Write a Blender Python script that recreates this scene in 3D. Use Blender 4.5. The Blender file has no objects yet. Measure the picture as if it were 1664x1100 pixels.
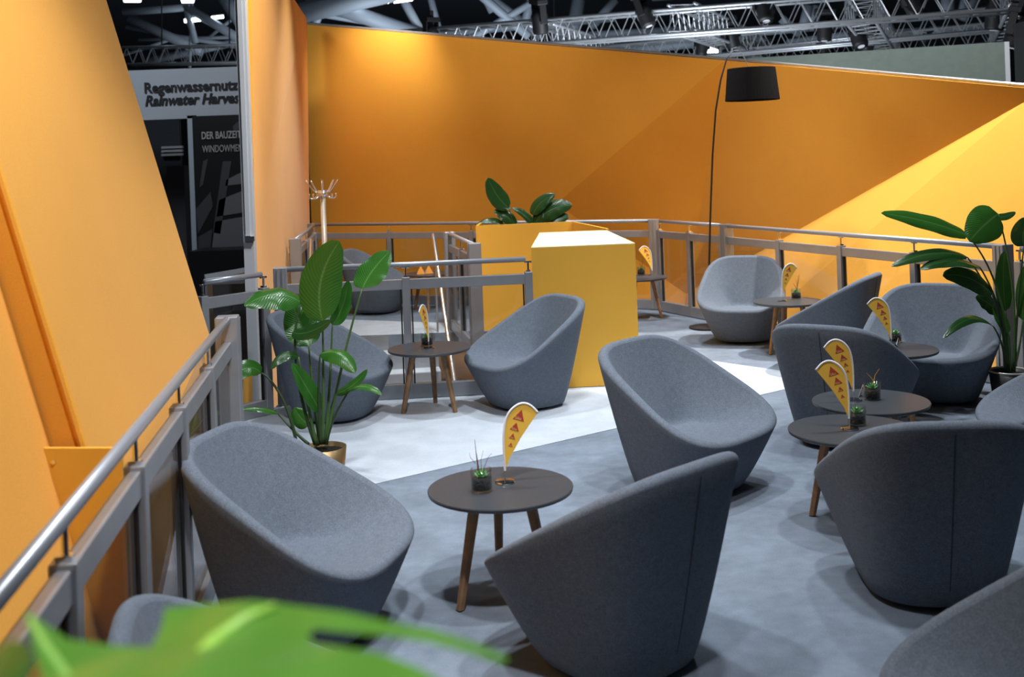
import bpy, bmesh, math, random
from mathutils import Vector, Matrix
random.seed(7)
sc = bpy.context.scene
C = sc.collection

# ------------------------------------------------------------------ camera
F, CAMH, CX, CY, ROLL = 1800.0, 1.95, 832.0, 258.0, math.radians(2.12)
cam_d = bpy.data.cameras.new('camera'); cam = bpy.data.objects.new('camera', cam_d); C.objects.link(cam)
cam.location = (0, 0, CAMH)
cam.rotation_euler = (Matrix.Rotation(math.radians(90), 3, 'X') @ Matrix.Rotation(-ROLL, 3, 'Z')).to_euler()
cam_d.sensor_width = 36; cam_d.lens = 36 * F / 1664
cam_d.shift_y = -(550 - CY) / 1664
cam_d.clip_start = 0.05; cam_d.clip_end = 400
cam_d.dof.use_dof = True; cam_d.dof.focus_distance = 7.6; cam_d.dof.aperture_fstop = 3.0
sc.camera = cam

# ------------------------------------------------------------------ world, exposure
w = bpy.data.worlds.new('hall_air'); sc.world = w; w.use_nodes = True
w.node_tree.nodes['Background'].inputs[0].default_value = (0.75, 0.82, 0.95, 1)
w.node_tree.nodes['Background'].inputs[1].default_value = 0.038
sc.view_settings.view_transform = 'Standard'; sc.view_settings.look = 'None'
sc.view_settings.exposure = 0.0; sc.view_settings.gamma = 1.0

# ------------------------------------------------------------------ stage lights and added fill spots
def spot(name, loc, target, energy, cone=90, blend=.6, radius=.12, col=(.9, .95, 1)):
    d = bpy.data.lights.new(name, 'SPOT'); d.energy = energy; d.spot_size = math.radians(cone)
    d.spot_blend = blend; d.shadow_soft_size = radius; d.color = col
    o = bpy.data.objects.new(name, d); C.objects.link(o); o.location = loc
    o.rotation_euler = (Vector(target) - Vector(loc)).to_track_quat('-Z', 'Y').to_euler()
    return o
K = 1.0
for i, (x, y) in enumerate([(-.9, 4.2), (1.3, 4.4), (.3, 6.6), (2.4, 6.9), (-.9, 8.6), (1.5, 9.4), (2.9, 9.6), (1.6, 12.2), (-1.6, 13.4)]):
    spot('lounge_spot', (x, y, 5.6), (x, y + .1, 0), 480 * K, 78, .75, .14)
spot('wash_spot', (-1.75, 15.45, 4.75), (-1.9, 16.45, 3.0), 210 * K, 84, 1.0, .1, (1, .93, .82))
spot('leaf_fill_spot', (-.35, 1.0, 4.4), (-.25, 1.0, 0), 420, 34, .7, .1)  # added lamp, only there to brighten the foreground leaf
spot('partition_fill_spot', (5.2, 13.6, 6.4), (6.4, 17.6, 3.0), 800, 56, .8, .2)  # added out of view to lift the dark olive partition
spot('rear_fill_spot', (-.6, 12.6, 5.8), (-.6, 16.4, 1.9), 200, 88, .9, .2, (1, .97, .92))  # both rear spots are added to brighten the rear wall
spot('rear_fill_spot', (1.6, 11.6, 5.8), (3.3, 13.4, 1.5), 330, 80, .9, .2, (1, .97, .92))
spot('counter_front_fill', (.65, 6.4, 5.6), (.6, 9.3, .5), 240, 30, .8)  # added narrow fill that lightens the counter front
spot('planter_fill_spot', (.0, 9.9, 5.6), (.1, 12.65, .6), 520, 40, .8)  # added fill that brightens the planter front panel
spot('wall_spot', (4.4, 11.75, 6.3), (3.55, 12.0, .2), 2300 * K, 72, .6, .12, (1, .96, .9))
spot('panel_spot', (.3, 2.3, 5.6), (-1.75, 4.6, 1.5), 900 * K, 74, .8, .15, (.97, .97, 1))
spot('column_spot', (.2, 8.2, 5.8), (-2.5, 11.2, 1.6), 1400 * K, 62, .8, .12, (1, .96, .9))
spot('counter_spot', (.7, 9.6, 5.5), (.6, 10.15, 1.2), 1500 * K, 27, .6, .1, (1, .97, .9))

# ------------------------------------------------------------------ helpers
cR, sR = math.cos(ROLL), math.sin(ROLL)
def at(px, py, z):
    dx, dy = px - CX, py - CY
    u, v = dx * cR - dy * sR, dx * sR + dy * cR
    return Vector((u * z / F, z, CAMH - v * z / F))
def on(px, py, h=0.0):
    dx, dy = px - CX, py - CY
    v = dx * sR + dy * cR
    return at(px, py, (CAMH - h) * F / v)

def obj(name, bm, mat, parent=None, smooth=False, mats=None):
    me = bpy.data.meshes.new(name)
    bmesh.ops.recalc_face_normals(bm, faces=bm.faces[:])
    bm.to_mesh(me); bm.free()
    for m in (mats or [mat]): me.materials.append(m)
    if smooth:
        for p in me.polygons: p.use_smooth = True
    o = bpy.data.objects.new(name, me); C.objects.link(o)
    if parent: o.parent = parent
    return o
def tag(o, label, cat, group=None, kind=None):
    o['label'] = label; o['category'] = cat
    if group: o['group'] = group
    if kind: o['kind'] = kind
    return o
def thing(name, label, cat, loc=(0, 0, 0), rz=0, group=None):
    o = bpy.data.objects.new(name, None); C.objects.link(o)
    o.empty_display_size = .1
    o.location = loc; o.rotation_euler = (0, 0, rz)
    return tag(o, label, cat, group)
def struct(name, bm, mat, label=None, smooth=False):
    o = obj(name, bm, mat, None, smooth); o['kind'] = 'structure'
    o['label'] = label or name.replace('_', ' '); o['category'] = name.split('_')[0]
    return o
def copy_tree(o, parent=None):
    c = o.copy(); C.objects.link(c)
    if parent: c.parent = parent
    for ch in list(o.children): copy_tree(ch, c)
    return c

def add_box(bm, x0, x1, y0, y1, z0, z1, M=None, bevel=0):
    vs = [bm.verts.new((x, y, z)) for x in (x0, x1) for y in (y0, y1) for z in (z0, z1)]
    fs = [bm.faces.new([vs[i] for i in f]) for f in ((0, 1, 3, 2), (4, 6, 7, 5), (0, 4, 5, 1), (2, 3, 7, 6), (0, 2, 6, 4), (1, 5, 7, 3))]
    if bevel:
        es = list({e for f in fs for e in f.edges})
        r = bmesh.ops.bevel(bm, geom=es, offset=bevel, segments=2, affect='EDGES', profile=.5)
        vs = list({v for f in r['faces'] for v in f.verts} | {v for v in vs if v.is_valid})
    if M is not None: bmesh.ops.transform(bm, matrix=M, verts=[v for v in vs if v.is_valid])
    return bm
def box(x0, x1, y0, y1, z0, z1, bevel=0):
    return add_box(bmesh.new(), x0, x1, y0, y1, z0, z1, None, bevel)
def add_tube(bm, pts, r, n=10, cap=True):
    pts = [Vector(p) for p in pts]; rs = r if isinstance(r, (list, tuple)) else [r] * len(pts)
    rings = []
    prev = None
    for i, p in enumerate(pts):
        d = (pts[min(i + 1, len(pts) - 1)] - pts[max(i - 1, 0)]).normalized()
        if prev is None:
            a = d.orthogonal().normalized()
        else:
            a = (prev - d * prev.dot(d)).normalized()
        prev = a; b = d.cross(a)
        rings.append([bm.verts.new(p + (a * math.cos(t) + b * math.sin(t)) * rs[i]) for t in [2 * math.pi * k / n for k in range(n)]])
    for r0, r1 in zip(rings, rings[1:]):
        for k in range(n): bm.faces.new((r0[k], r0[(k + 1) % n], r1[(k + 1) % n], r1[k]))
    if cap:
        bm.faces.new(rings[0]); bm.faces.new(rings[-1])
    return bm
def tube(pts, r, n=10): return add_tube(bmesh.new(), pts, r, n)
def add_lathe(bm, prof, n=32, cx=0, cy=0, cz=0):
    rings = []
    for r, z in prof:
        if r < 1e-6: rings.append([bm.verts.new((cx, cy, cz + z))])
        else: rings.append([bm.verts.new((cx + r * math.cos(2 * math.pi * k / n), cy + r * math.sin(2 * math.pi * k / n), cz + z)) for k in range(n)])
    for a, b in zip(rings, rings[1:]):
        for k in range(n):
            k2 = (k + 1) % n
            if len(a) == 1 and len(b) == 1: continue
            if len(a) == 1: bm.faces.new((a[0], b[k2], b[k]))
            elif len(b) == 1: bm.faces.new((a[k], a[k2], b[0]))
            else: bm.faces.new((a[k], a[k2], b[k2], b[k]))
    return bm
def lathe(prof, n=32, **k): return add_lathe(bmesh.new(), prof, n, **k)
def slab(pts, thick, up=None):
    """polygon given by 3D points, extruded along -normal (or the vector up) by thick"""
    bm = bmesh.new(); vs = [bm.verts.new(p) for p in pts]; f = bm.faces.new(vs); f.normal_update()
    n = Vector(up) if up is not None else f.normal.copy()
    r = bmesh.ops.extrude_face_region(bm, geom=[f])
    bmesh.ops.translate(bm, vec=-n * thick, verts=[v for v in r['geom'] if isinstance(v, bmesh.types.BMVert)])
    return bm
def bez(p, t):
    p = [Vector(q) for q in p]
    while len(p) > 1: p = [a.lerp(b, t) for a, b in zip(p, p[1:])]
    return p[0]
def smooth_path(pts, n=14): return [bez(pts, i / n) for i in range(n + 1)]

# ------------------------------------------------------------------ materials
def mat(name, col, rough=.6, metal=0.0, spec=.5, noise=None, bump=None, sheen=0, coat=0, emit=None, transmission=0, col2=None):
    m = bpy.data.materials.new(name); m.use_nodes = True; nt = m.node_tree; b = nt.nodes['Principled BSDF']
    b.inputs['Base Color'].default_value = (*col, 1); b.inputs['Roughness'].default_value = rough
    b.inputs['Metallic'].default_value = metal; b.inputs['Specular IOR Level'].default_value = spec
    b.inputs['Sheen Weight'].default_value = sheen; b.inputs['Sheen Roughness'].default_value = .5
    b.inputs['Coat Weight'].default_value = coat; b.inputs['Transmission Weight'].default_value = transmission
    if emit:
        b.inputs['Emission Color'].default_value = (*emit[0], 1); b.inputs['Emission Strength'].default_value = emit[1]
    tc = nt.nodes.new('ShaderNodeTexCoord')
    if noise:
        amt, scales = noise
        last = None
        rgb = nt.nodes.new('ShaderNodeRGB'); rgb.outputs[0].default_value = (*col, 1); last = rgb.outputs[0]
        for s, a in scales:
            n = nt.nodes.new('ShaderNodeTexNoise'); n.inputs['Scale'].default_value = s; n.inputs['Detail'].default_value = 3
            nt.links.new(tc.outputs['Object'], n.inputs['Vector'])
            mr = nt.nodes.new('ShaderNodeMapRange'); mr.inputs['From Min'].default_value = .3; mr.inputs['From Max'].default_value = .7
            mr.inputs['To Min'].default_value = 1 - a; mr.inputs['To Max'].default_value = 1 + a
            nt.links.new(n.outputs['Fac'], mr.inputs['Value'])
            mx = nt.nodes.new('ShaderNodeVectorMath'); mx.operation = 'SCALE'
            nt.links.new(last, mx.inputs[0]); nt.links.new(mr.outputs['Result'], mx.inputs['Scale'])
            last = mx.outputs[0]
        nt.links.new(last, b.inputs['Base Color'])
    if bump:
        s, strength, dist = bump
        n = nt.nodes.new('ShaderNodeTexNoise'); n.inputs['Scale'].default_value = s; n.inputs['Detail'].default_value = 2
        nt.links.new(tc.outputs['Object'], n.inputs['Vector'])
        bp = nt.nodes.new('ShaderNodeBump'); bp.inputs['Strength'].default_value = strength; bp.inputs['Distance'].default_value = dist
        nt.links.new(n.outputs['Fac'], bp.inputs['Height']); nt.links.new(bp.outputs['Normal'], b.inputs['Normal'])
    return m
M = {}
M['felt'] = mat('grey_wool_felt', (.132, .156, .193), .95, 0, .15, (1, [(220, .28), (40, .08)]), (260, .35, .002), sheen=.05)
M['seam'] = mat('dark_seam', (.05, .055, .07), .95, 0, .1)
M['black'] = mat('black_plastic', (.012, .012, .014), .55)
M['carpet_dark'] = mat('slate_carpet', (.18, .215, .265), .98, 0, .1, (1, [(150, .10), (3.2, .16), (14, .08)]), (240, .4, .002))
M['carpet_light'] = mat('pale_grey_carpet', (.47, .515, .57), .98, 0, .1, (1, [(150, .07), (5, .07), (1.6, .05)]), (240, .4, .002))
M['yellow'] = mat('stretched_yellow_fabric', (.82, .375, .045), .85, 0, .15, (1, [(160, .05), (1.2, .03)]), (300, .15, .001), sheen=.14)
M['board'] = mat('yellow_painted_board', (.84, .44, .055), .55, 0, .3, (1, [(2, .02)]))
M['alu'] = mat('satin_aluminium', (.37, .385, .415), .38, .5, .5, (1, [(6, .05)]))
M['alu_bright'] = mat('polished_aluminium', (.8, .82, .86), .2, .95)
M['alu_grey'] = mat('grey_aluminium_tube', (.42, .45, .5), .36, .5)
M['chrome'] = mat('chrome', (.85, .85, .87), .08, 1)
M['table'] = mat('black_laminate', (.05, .056, .064), .38, 0, .45, (1, [(60, .06)]))
M['edge'] = mat('black_edge', (.014, .014, .016), .5)
M['wood'] = mat('oak', (.27, .155, .078), .5, 0, .4, (1, [(22, .2), (5, .12)]))
M['soil'] = mat('potting_soil', (.022, .02, .02), .95, 0, .1, (1, [(120, .5)]), (90, 1, .01))
M['succulent'] = mat('succulent_green', (.12, .34, .08), .5, 0, .4, (1, [(60, .2)]))
M['twig'] = mat('reddish_twig', (.11, .03, .025), .7)
M['twig_yellow'] = mat('yellow_twig', (.55, .28, .02), .7)
M['flag'] = mat('yellow_flag_print', (.95, .57, .07), .7)
M['flag_white'] = mat('white_flag_sleeve', (.85, .85, .88), .7)
M['red'] = mat('red_print', (.5, .06, .025), .7)
M['cream'] = mat('cream_print', (.85, .62, .25), .7)
M['card'] = mat('orange_card', (.9, .36, .03), .6)
M['white'] = mat('white_paint', (.75, .77, .8), .5)
M['pot_gold'] = mat('brass_coloured_pot', (.30, .2, .09), .38, .7)
M['pot_grey'] = mat('pale_rim_pot', (.5, .47, .43), .4, .3)
M['pot_dark'] = mat('black_pot', (.02, .02, .02), .4)
M['stem'] = mat('green_stem', (.065, .14, .04), .5, 0, .4)
M['stem_dark'] = mat('dark_green_stem', (.03, .06, .02), .5, 0, .4)
M['olive'] = mat('olive_grey_cloth', (.21, .25, .22), .9, 0, .1, (1, [(9, .05), (200, .1)]))
M['shade'] = mat('black_lamp_shade', (.010, .010, .011), .9, 0, .05, (1, [(120, .25)]), (140, .3, .002))
M['sign'] = mat('pale_blue_grey_board', (.50, .57, .66), .6)
M['sign_dark'] = mat('dark_letters', (.015, .017, .025), .6)
M['poster'] = mat('black_poster', (.008, .009, .012), .45)
M['poster_grey'] = mat('poster_grey', (.16, .17, .2), .6)
M['poster_mid'] = mat('poster_dark_grey', (.06, .065, .08), .6)
M['poster_text'] = mat('poster_pale_letters', (.5, .52, .56), .6)
M['hall_dark'] = mat('hall_dark', (.035, .04, .05), .9)
M['hall_floor'] = mat('hall_floor', (.1, .11, .13), .9)
M['roof'] = mat('roof_deck', (.10, .12, .15), .8, .1)
M['steel'] = mat('grey_roof_steel', (.3, .35, .42), .6, .1)
M['truss'] = mat('truss_aluminium', (.6, .63, .68), .35, .6)
M['lamp'] = mat('lamp_tube', (1, 1, 1), .5, emit=((.85, .93, 1), 9))
M['lens'] = mat('lit_lens', (.5, .5, .55), .2, emit=((.8, .85, 1), .35))
M['louvre'] = mat('black_louvre', (.01, .01, .012), .5)

# corrugated roof bump
nt = M['roof'].node_tree; tc = nt.nodes.new('ShaderNodeTexCoord'); wv = nt.nodes.new('ShaderNodeTexWave'); wv.inputs['Scale'].default_value = .9; wv.bands_direction = 'Y'
bp = nt.nodes.new('ShaderNodeBump'); bp.inputs['Strength'].default_value = 1; bp.inputs['Distance'].default_value = .15
nt.links.new(tc.outputs['Object'], wv.inputs['Vector']); nt.links.new(wv.outputs['Fac'], bp.inputs['Height']); nt.links.new(bp.outputs['Normal'], nt.nodes['Principled BSDF'].inputs['Normal'])

def glass_mat(name, tint, refl=.1, rough=.02):
    m = bpy.data.materials.new(name); m.use_nodes = True; nt = m.node_tree
    for n in list(nt.nodes):
        if n.type != 'OUTPUT_MATERIAL': nt.nodes.remove(n)
    out = nt.nodes['Material Output']
    tr = nt.nodes.new('ShaderNodeBsdfTransparent'); tr.inputs[0].default_value = (*tint, 1)
    gl = nt.nodes.new('ShaderNodeBsdfGlossy'); gl.inputs['Roughness'].default_value = rough
    lw = nt.nodes.new('ShaderNodeLayerWeight'); lw.inputs['Blend'].default_value = .5
    pw_ = nt.nodes.new('ShaderNodeMath'); pw_.operation = 'POWER'; pw_.inputs[1].default_value = 3.5; nt.links.new(lw.outputs['Facing'], pw_.inputs[0])
    fr = nt.nodes.new('ShaderNodeMapRange'); fr.inputs['To Min'].default_value = .035; fr.inputs['To Max'].default_value = .75; nt.links.new(pw_.outputs[0], fr.inputs['Value'])
    mx = nt.nodes.new('ShaderNodeMixShader')
    nt.links.new(fr.outputs[0], mx.inputs[0]); nt.links.new(tr.outputs[0], mx.inputs[1]); nt.links.new(gl.outputs[0], mx.inputs[2])
    nt.links.new(mx.outputs[0], out.inputs[0])
    return m
M['pane'] = glass_mat('clear_safety_glass', (.9, .92, .93))
M['jar'] = glass_mat('jar_glass', (.95, .97, .97))

def leaf_mat(name, c0, c1, rib, rough=.32, trans=.25):
    m = bpy.data.materials.new(name); m.use_nodes = True; nt = m.node_tree; b = nt.nodes['Principled BSDF']; out = nt.nodes['Material Output']
    uv = nt.nodes.new('ShaderNodeUVMap'); sp = nt.nodes.new('ShaderNodeSeparateXYZ'); nt.links.new(uv.outputs[0], sp.inputs[0])
    def math_(op, a, bb=None):
        n = nt.nodes.new('ShaderNodeMath'); n.operation = op
        for i, x in enumerate((a, bb)):
            if x is None: continue
            if isinstance(x, (int, float)): n.inputs[i].default_value = x
            else: nt.links.new(x, n.inputs[i])
        return n.outputs[0]
    d = math_('ABSOLUTE', math_('SUBTRACT', sp.outputs[0], .5))
    veinp = math_('SINE', math_('MULTIPLY', math_('SUBTRACT', sp.outputs[1], math_('MULTIPLY', d, .5)), 120))
    vein = math_('MULTIPLY', math_('ADD', veinp, 1), .5)
    ribf = math_('SUBTRACT', 1, math_('SMOOTH_MIN', math_('MULTIPLY', d, 26), 1)); nt.nodes[-1].inputs[2].default_value = .1
    ribf = math_('MAXIMUM', ribf, 0)
    m1 = nt.nodes.new('ShaderNodeMix'); m1.data_type = 'RGBA'; m1.inputs[6].default_value = (*c0, 1); m1.inputs[7].default_value = (*c1, 1)
    nt.links.new(vein, m1.inputs[0])
    m2 = nt.nodes.new('ShaderNodeMix'); m2.data_type = 'RGBA'; m2.inputs[7].default_value = (*rib, 1)
    nt.links.new(ribf, m2.inputs[0]); nt.links.new(m1.outputs[2], m2.inputs[6])
    nt.links.new(m2.outputs[2], b.inputs['Base Color']); b.inputs['Roughness'].default_value = rough
    bp = nt.nodes.new('ShaderNodeBump'); bp.inputs['Strength'].default_value = .16; bp.inputs['Distance'].default_value = .004
    nt.links.new(veinp, bp.inputs['Height']); nt.links.new(bp.outputs['Normal'], b.inputs['Normal'])
    tl = nt.nodes.new('ShaderNodeBsdfTranslucent'); nt.links.new(m2.outputs[2], tl.inputs[0])
    mx = nt.nodes.new('ShaderNodeMixShader'); mx.inputs[0].default_value = trans
    nt.links.new(b.outputs[0], mx.inputs[1]); nt.links.new(tl.outputs[0], mx.inputs[2]); nt.links.new(mx.outputs[0], out.inputs[0])
    return m
M['leaf'] = leaf_mat('banana_leaf', (.03, .13, .017), (.034, .142, .02), (.10, .24, .06), .26)
M['leaf_dark'] = leaf_mat('dark_leaf', (.016, .062, .014), (.021, .076, .018), (.06, .15, .04), .22)
M['leaf_near'] = leaf_mat('bright_leaf', (.16, .4, .05), (.18, .43, .06), (.42, .75, .1), .22, .35)

# ------------------------------------------------------------------ floor, stairwell, walls
outer = [(-.96, -1.5), (-.98, 1.6), (-1.68, 6.32), (-2.42, 8.3), (-2.02, 8.86), (-1.98, 9.28), (.12, 9.36), (.12, 12.6), (-2.62, 12.6), (-2.98, 16.0), (1.78, 14.08), (2.45, 12.5), (4.0, 8.6), (6.1, 3.4), (6.1, -1.5)]
struct('floor', slab([(x, y, 0) for x, y in outer], .16, (0, 0, 1)), M['carpet_dark'], 'slate grey carpeted platform floor of the lounge')
bm = slab([(-1.60, 6.24, .004), (2.635, 9.33, .004), (1.1, 11.1, .004), (.2, 11.1, .004), (.13, 9.35, .004), (-1.92, 9.26, .004), (-1.97, 8.8, .004), (-2.3, 8.3, .004), (-1.66, 6.4, .004)], .003, (0, 0, 1))
struct('floor_pale_inlay', bm, M['carpet_light'], 'pale grey wedge of carpet let into the slate floor')
bm = slab([(-2.6, 12.61, .004), (-.8, 12.61, .004), (-.75, 13.3, .004), (-2.7, 14.2, .004)], .003, (0, 0, 1))
struct('floor_rear_inlay', bm, M['carpet_light'], 'pale grey carpet at the head of the stairs')
struct('floor_hall', slab([(-40, -6, -1.2), (40, -6, -1.2), (40, 110, -1.2), (-40, 110, -1.2)], .1, (0, 0, 1)), M['hall_floor'], 'dark hall floor far below the platform')

def sheet(quads, thick=.0):
    bm = bmesh.new(); cache = {}
    def V(p):
        k = tuple(round(c, 4) for c in p)
        if k not in cache: cache[k] = bm.verts.new(p)
        return cache[k]
    for q in quads: bm.faces.new([V(p) for p in q])
    if thick:
        bmesh.ops.recalc_face_normals(bm, faces=bm.faces[:])
        bmesh.ops.solidify(bm, geom=bm.faces[:], thickness=thick)
    return bm
# rear wall: two stretched facets folded along a faint crease
a0 = at(497, 40, 16.9); a1 = at(1180, 98, 14.6); a2 = at(1672, 142.7, 10.9)
b0 = Vector((a0.x, 16.9, -1.2)); nW = (a1 - a0).cross(b0 - a0).normalized()
def on_wall(px, py):
    r = at(px, py, 1.0) - Vector((0, 0, CAMH)); o = Vector((0, 0, CAMH))
    return o + r * ((a0 - o).dot(nW) / r.dot(nW))
c1 = at(1120, 478, 15.55); c0 = Vector((2.25, 15.5, -1.2)); fold = on_wall(905, 330); lowm = on_wall(790, 650)
n2 = (a2 - a1).cross(c1 - a1).normalized(); r2_ = at(1672, 167, 1.0) - Vector((0, 0, CAMH))
c2 = Vector((0, 0, CAMH)) + r2_ * ((a1 - Vector((0, 0, CAMH))).dot(n2) / r2_.dot(n2))
struct('wall_back', sheet([(a0, a1, fold, lowm, b0), (a1, c1, fold), (fold, c1, c0, lowm), (a1, a2, c2, c1)], .05), M['yellow'], 'deep orange stretched fabric rear wall with a sloping top edge')
g2 = Vector((4.25, 9.3, -.3)); d1 = Vector((2.5, 13.7, -.6)); g3 = Vector((4.3, 9.2, -1.2)); d3 = Vector((2.3, 13.8, -1.2))
h2 = Vector((6.6, 9.4, 2.5)); h3 = Vector((6.6, 8.2, -1.2))
struct('wall_right', sheet([(c2, g2, d1, c1), (c1, d1, d3, c0), (d1, g2, g3, d3), (c2, h2, h3, g2), (g2, h3, g3)], .05), M['yellow'], 'bright yellow fabric panel leaning out behind the right railing')
# capping strip on the rear wall
bm = bmesh.new(); add_tube(bm, [a0 + Vector((0, 0, .02)), a1 + Vector((0, 0, .02)), a2 + Vector((0, 0, .02))], .02, 6)
struct('trim_1', bm, M['alu'], 'thin metal edge along the top of the rear wall')
# left folded column wall
p_top = at(399, -140, 10.0); p_bot = Vector((-2.36, 10.0, -1.2)); p_mid = at(407, 372, 10.0)
q_top = at(470, -6, 14.2); q_cor = at(494, 30, 16.4); q_low = at(499, 372, 16.3); q_bot = Vector((-3.05, 16.3, -1.2))
q_in = at(463, 138, 13.2)
q_far = at(478, 80, 14.9)
struct('wall_left', sheet([(p_top, p_mid, q_in), (p_top, q_in, q_top), (q_top, q_in, q_far), (q_top, q_far, q_cor), (p_mid, p_bot, q_bot, q_low), (p_mid, q_low, q_far, q_in), (q_far, q_low, q_cor)], .04), M['yellow'], 'tall folded yellow fabric wall at the left rear corner')
bm = bmesh.new()
x0 = p_bot.x - .09
add_box(bm, -2.425, -2.335, 9.9, 10.0, -1.2, 5.2)
add_box(bm, -2.40, -2.36, 9.885, 9.905, 1.35, 5.2)
struct('trim_2', bm, mat('grey_painted_post', (.42, .45, .5), .5), 'pale metal edge post of the left fabric wall')
struct('trim_3', box(-2.40, -2.325, 9.875, 9.90, 1.30, 1.345), M['chrome'], 'shiny joint on the metal edge post')
# near left leaning panels
lean = lambda x, z, Z, Z0: x - .268 * (Z - Z0)
A0, A1 = (-1.60, 4.0), (-1.755, 6.4)
def lean_panel(x0, y0, x1, y1, zb, zt, zref):
    return [(x0 - .268 * (zb - zref), y0, zb), (x1 - .268 * (zb - zref), y1, zb), (x1 - .268 * (zt - zref), y1, zt), (x0 - .268 * (zt - zref), y0, zt)]
pts = lean_panel(-1.608, 4.0, -1.785, 6.4, 1.0, 4.6, 1.0)
bmA = bmesh.new()
pts[0] = (-1.608 + .268 * .42, 4.0, .58)
fr = [bmA.verts.new(p) for p in pts]; bk = [bmA.verts.new((p[0] - .12, p[1], p[2] - .02)) for p in pts]
sk = [bmA.verts.new((pts[0][0] - .02, pts[0][1], -1.0)), bmA.verts.new((pts[1][0], pts[1][1], -1.0))]
bmA.faces.new(fr); bmA.faces.new(bk[::-1]); bmA.faces.new((fr[0], fr[3], bk[3], bk[0])); bmA.faces.new((fr[1], bk[1], bk[2], fr[2])); bmA.faces.new((fr[3], fr[2], bk[2], bk[3])); bmA.faces.new((fr[0], fr[1], sk[1], sk[0]))
struct('wall_side_left', bmA, M['yellow'], 'tall yellow panel leaning outward behind the left railing')
struct('trim_4', tube([Vector(pts[0]) + Vector((.012, .004, 0)), Vector(pts[3]) + Vector((.012, .004, 0))], .017, 8), M['yellow'], 'raised seam along the near edge of the leaning panel')
pts = lean_panel(-1.42, .4, -1.700, 3.985, -.4, 4.6, .98)
pts = [(x, y, z) for x, y, z in lean_panel(-1.50, .4, -1.702, 3.985, -.1, 4.6, .98)]
struct('wall_front_left', slab(pts, .05, None), M['yellow'], 'nearest yellow panel at the left edge leaning outward')
plate = thing('infill_board', 'orange yellow board with two screws closing the gap beside the left handrail', 'board', (-1.55, 3.95, 0))
obj('board', slab([(-.15, 0, .985), (.125, 0, .975), (.145, 0, -.3), (.17, 0, -.3), (.10, 0, .02)][:3] + [(.14, 0, -.3), (.10, 0, .02)], .02, (0, 1, 0)), M['board'], plate)
for x, z in [(-.115, .935), (.03, .20)]:
    obj('screw', lathe([(0, 0), (.008, 0), (.007, .004), (0, .005)], 12), M['chrome'], plate).matrix_local = Matrix.Translation((x, -.021, z)) @ Matrix.Rotation(math.radians(90), 4, 'X')
plate2 = tag(obj('infill_board', slab([(-1.68, 5.3, .42), (-1.58, 5.3, .44), (-1.58, 5.3, -.3), (-1.68, 5.3, -.3)], .02, (0, 1, 0)), M['board']), 'low orange board behind the glass beside the nearest left chair back', 'board')

# counter block and stairwell cladding
bl, brr, tl, trr = (.133, 9.307), (1.012, 9.36), (.25, 11.1), (.917, 11.1)
cnt = thing('reception_counter', 'tall yellow block counter in the middle, its top paled to look strongly lit', 'counter', (.55, 10.2, 0))
def rel(p, z): return (p[0] - .55, p[1] - 10.2, z)
bm = bmesh.new(); lo = [bm.verts.new(rel(p, 0.008)) for p in (bl, brr, trr, tl)]; hi = [bm.verts.new(rel(p, 1.192)) for p in (bl, brr, trr, tl)]
for i in range(4): bm.faces.new((lo[i], lo[(i + 1) % 4], hi[(i + 1) % 4], hi[i]))
bm.faces.new(lo[::-1]); bm.faces.new(hi)
obj('body', bm, M['board'], cnt)
tp = obj('top', slab([rel(p, 1.2) for p in (bl, brr, trr, tl)], .008, (0, 0, 1)), mat('overlit_top', (.86, .70, .36), .5), cnt); tp['label'] = 'top paled to look strongly lit'  # glare of the spot above is put into this paler colour
wa = thing('planter_wall', 'tall yellow planter wall behind the block counter with leaves above it', 'planter', (0, 12.7, 0))
obj('front_panel', slab([(-.443, -.06, 1.2), (.669, .09, 1.2), (.669, .09, -1.2), (-.443, -.06, -1.2)], .03, (0, -1, 0)), M['board'], wa)
obj('return_panel', slab([(.669, .09, 1.2), (.937, -1.36, 1.2), (.937, -1.36, .02), (.669, .09, .02)], .025, (-1, 0, 0)), M['board'], wa)
obj('side_panel', slab([(-.443, -.06, 1.2), (-.443, -.06, .02), (-.40, .8, .02), (-.40, .8, 1.2)], .025, (-1, 0, 0)), M['board'], wa)
struct('wall_stairwell', slab([(.115, 9.4, -.16), (.115, 12.6, -.16), (.115, 12.6, -1.2), (.115, 9.4, -1.2)], .02, (-1, 0, 0)), M['board'], 'yellow side wall of the stairwell')

st = thing('staircase', 'pale staircase going down inside the glass railing', 'stairs', (-1.62, 12.6, -1.2), .143)
for k in range(6):
    zt = -.171 * (k + 1)
    obj('step', box(-.68, .68, -.29 * (k + 1), -.29 * k + (.1 if k == 0 else 0), zt - .04 + 1.2, zt + 1.2), M['carpet_light'], st)
    obj('riser', box(-.68, .68, -.29 * k - .02, -.29 * k - .001, zt - .0 + 1.2, zt + .165 + 1.2), M['alu'], st)
for x, n in ((-.69, 0), (.70, 1)):
    obj('handrail', tube([(x, .1, 2.31), (x, -2.2, .95)], .021, 12), M['alu_bright'], st)
    for y, zz in ((-.05, 0.99), (-2.0, .0)):
        obj('handrail_post', tube([(x, y, zz if y > -1 else 0), (x, y, 2.2 if y > -1 else 1.06)], .012, 8), M['alu'], st)

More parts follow.
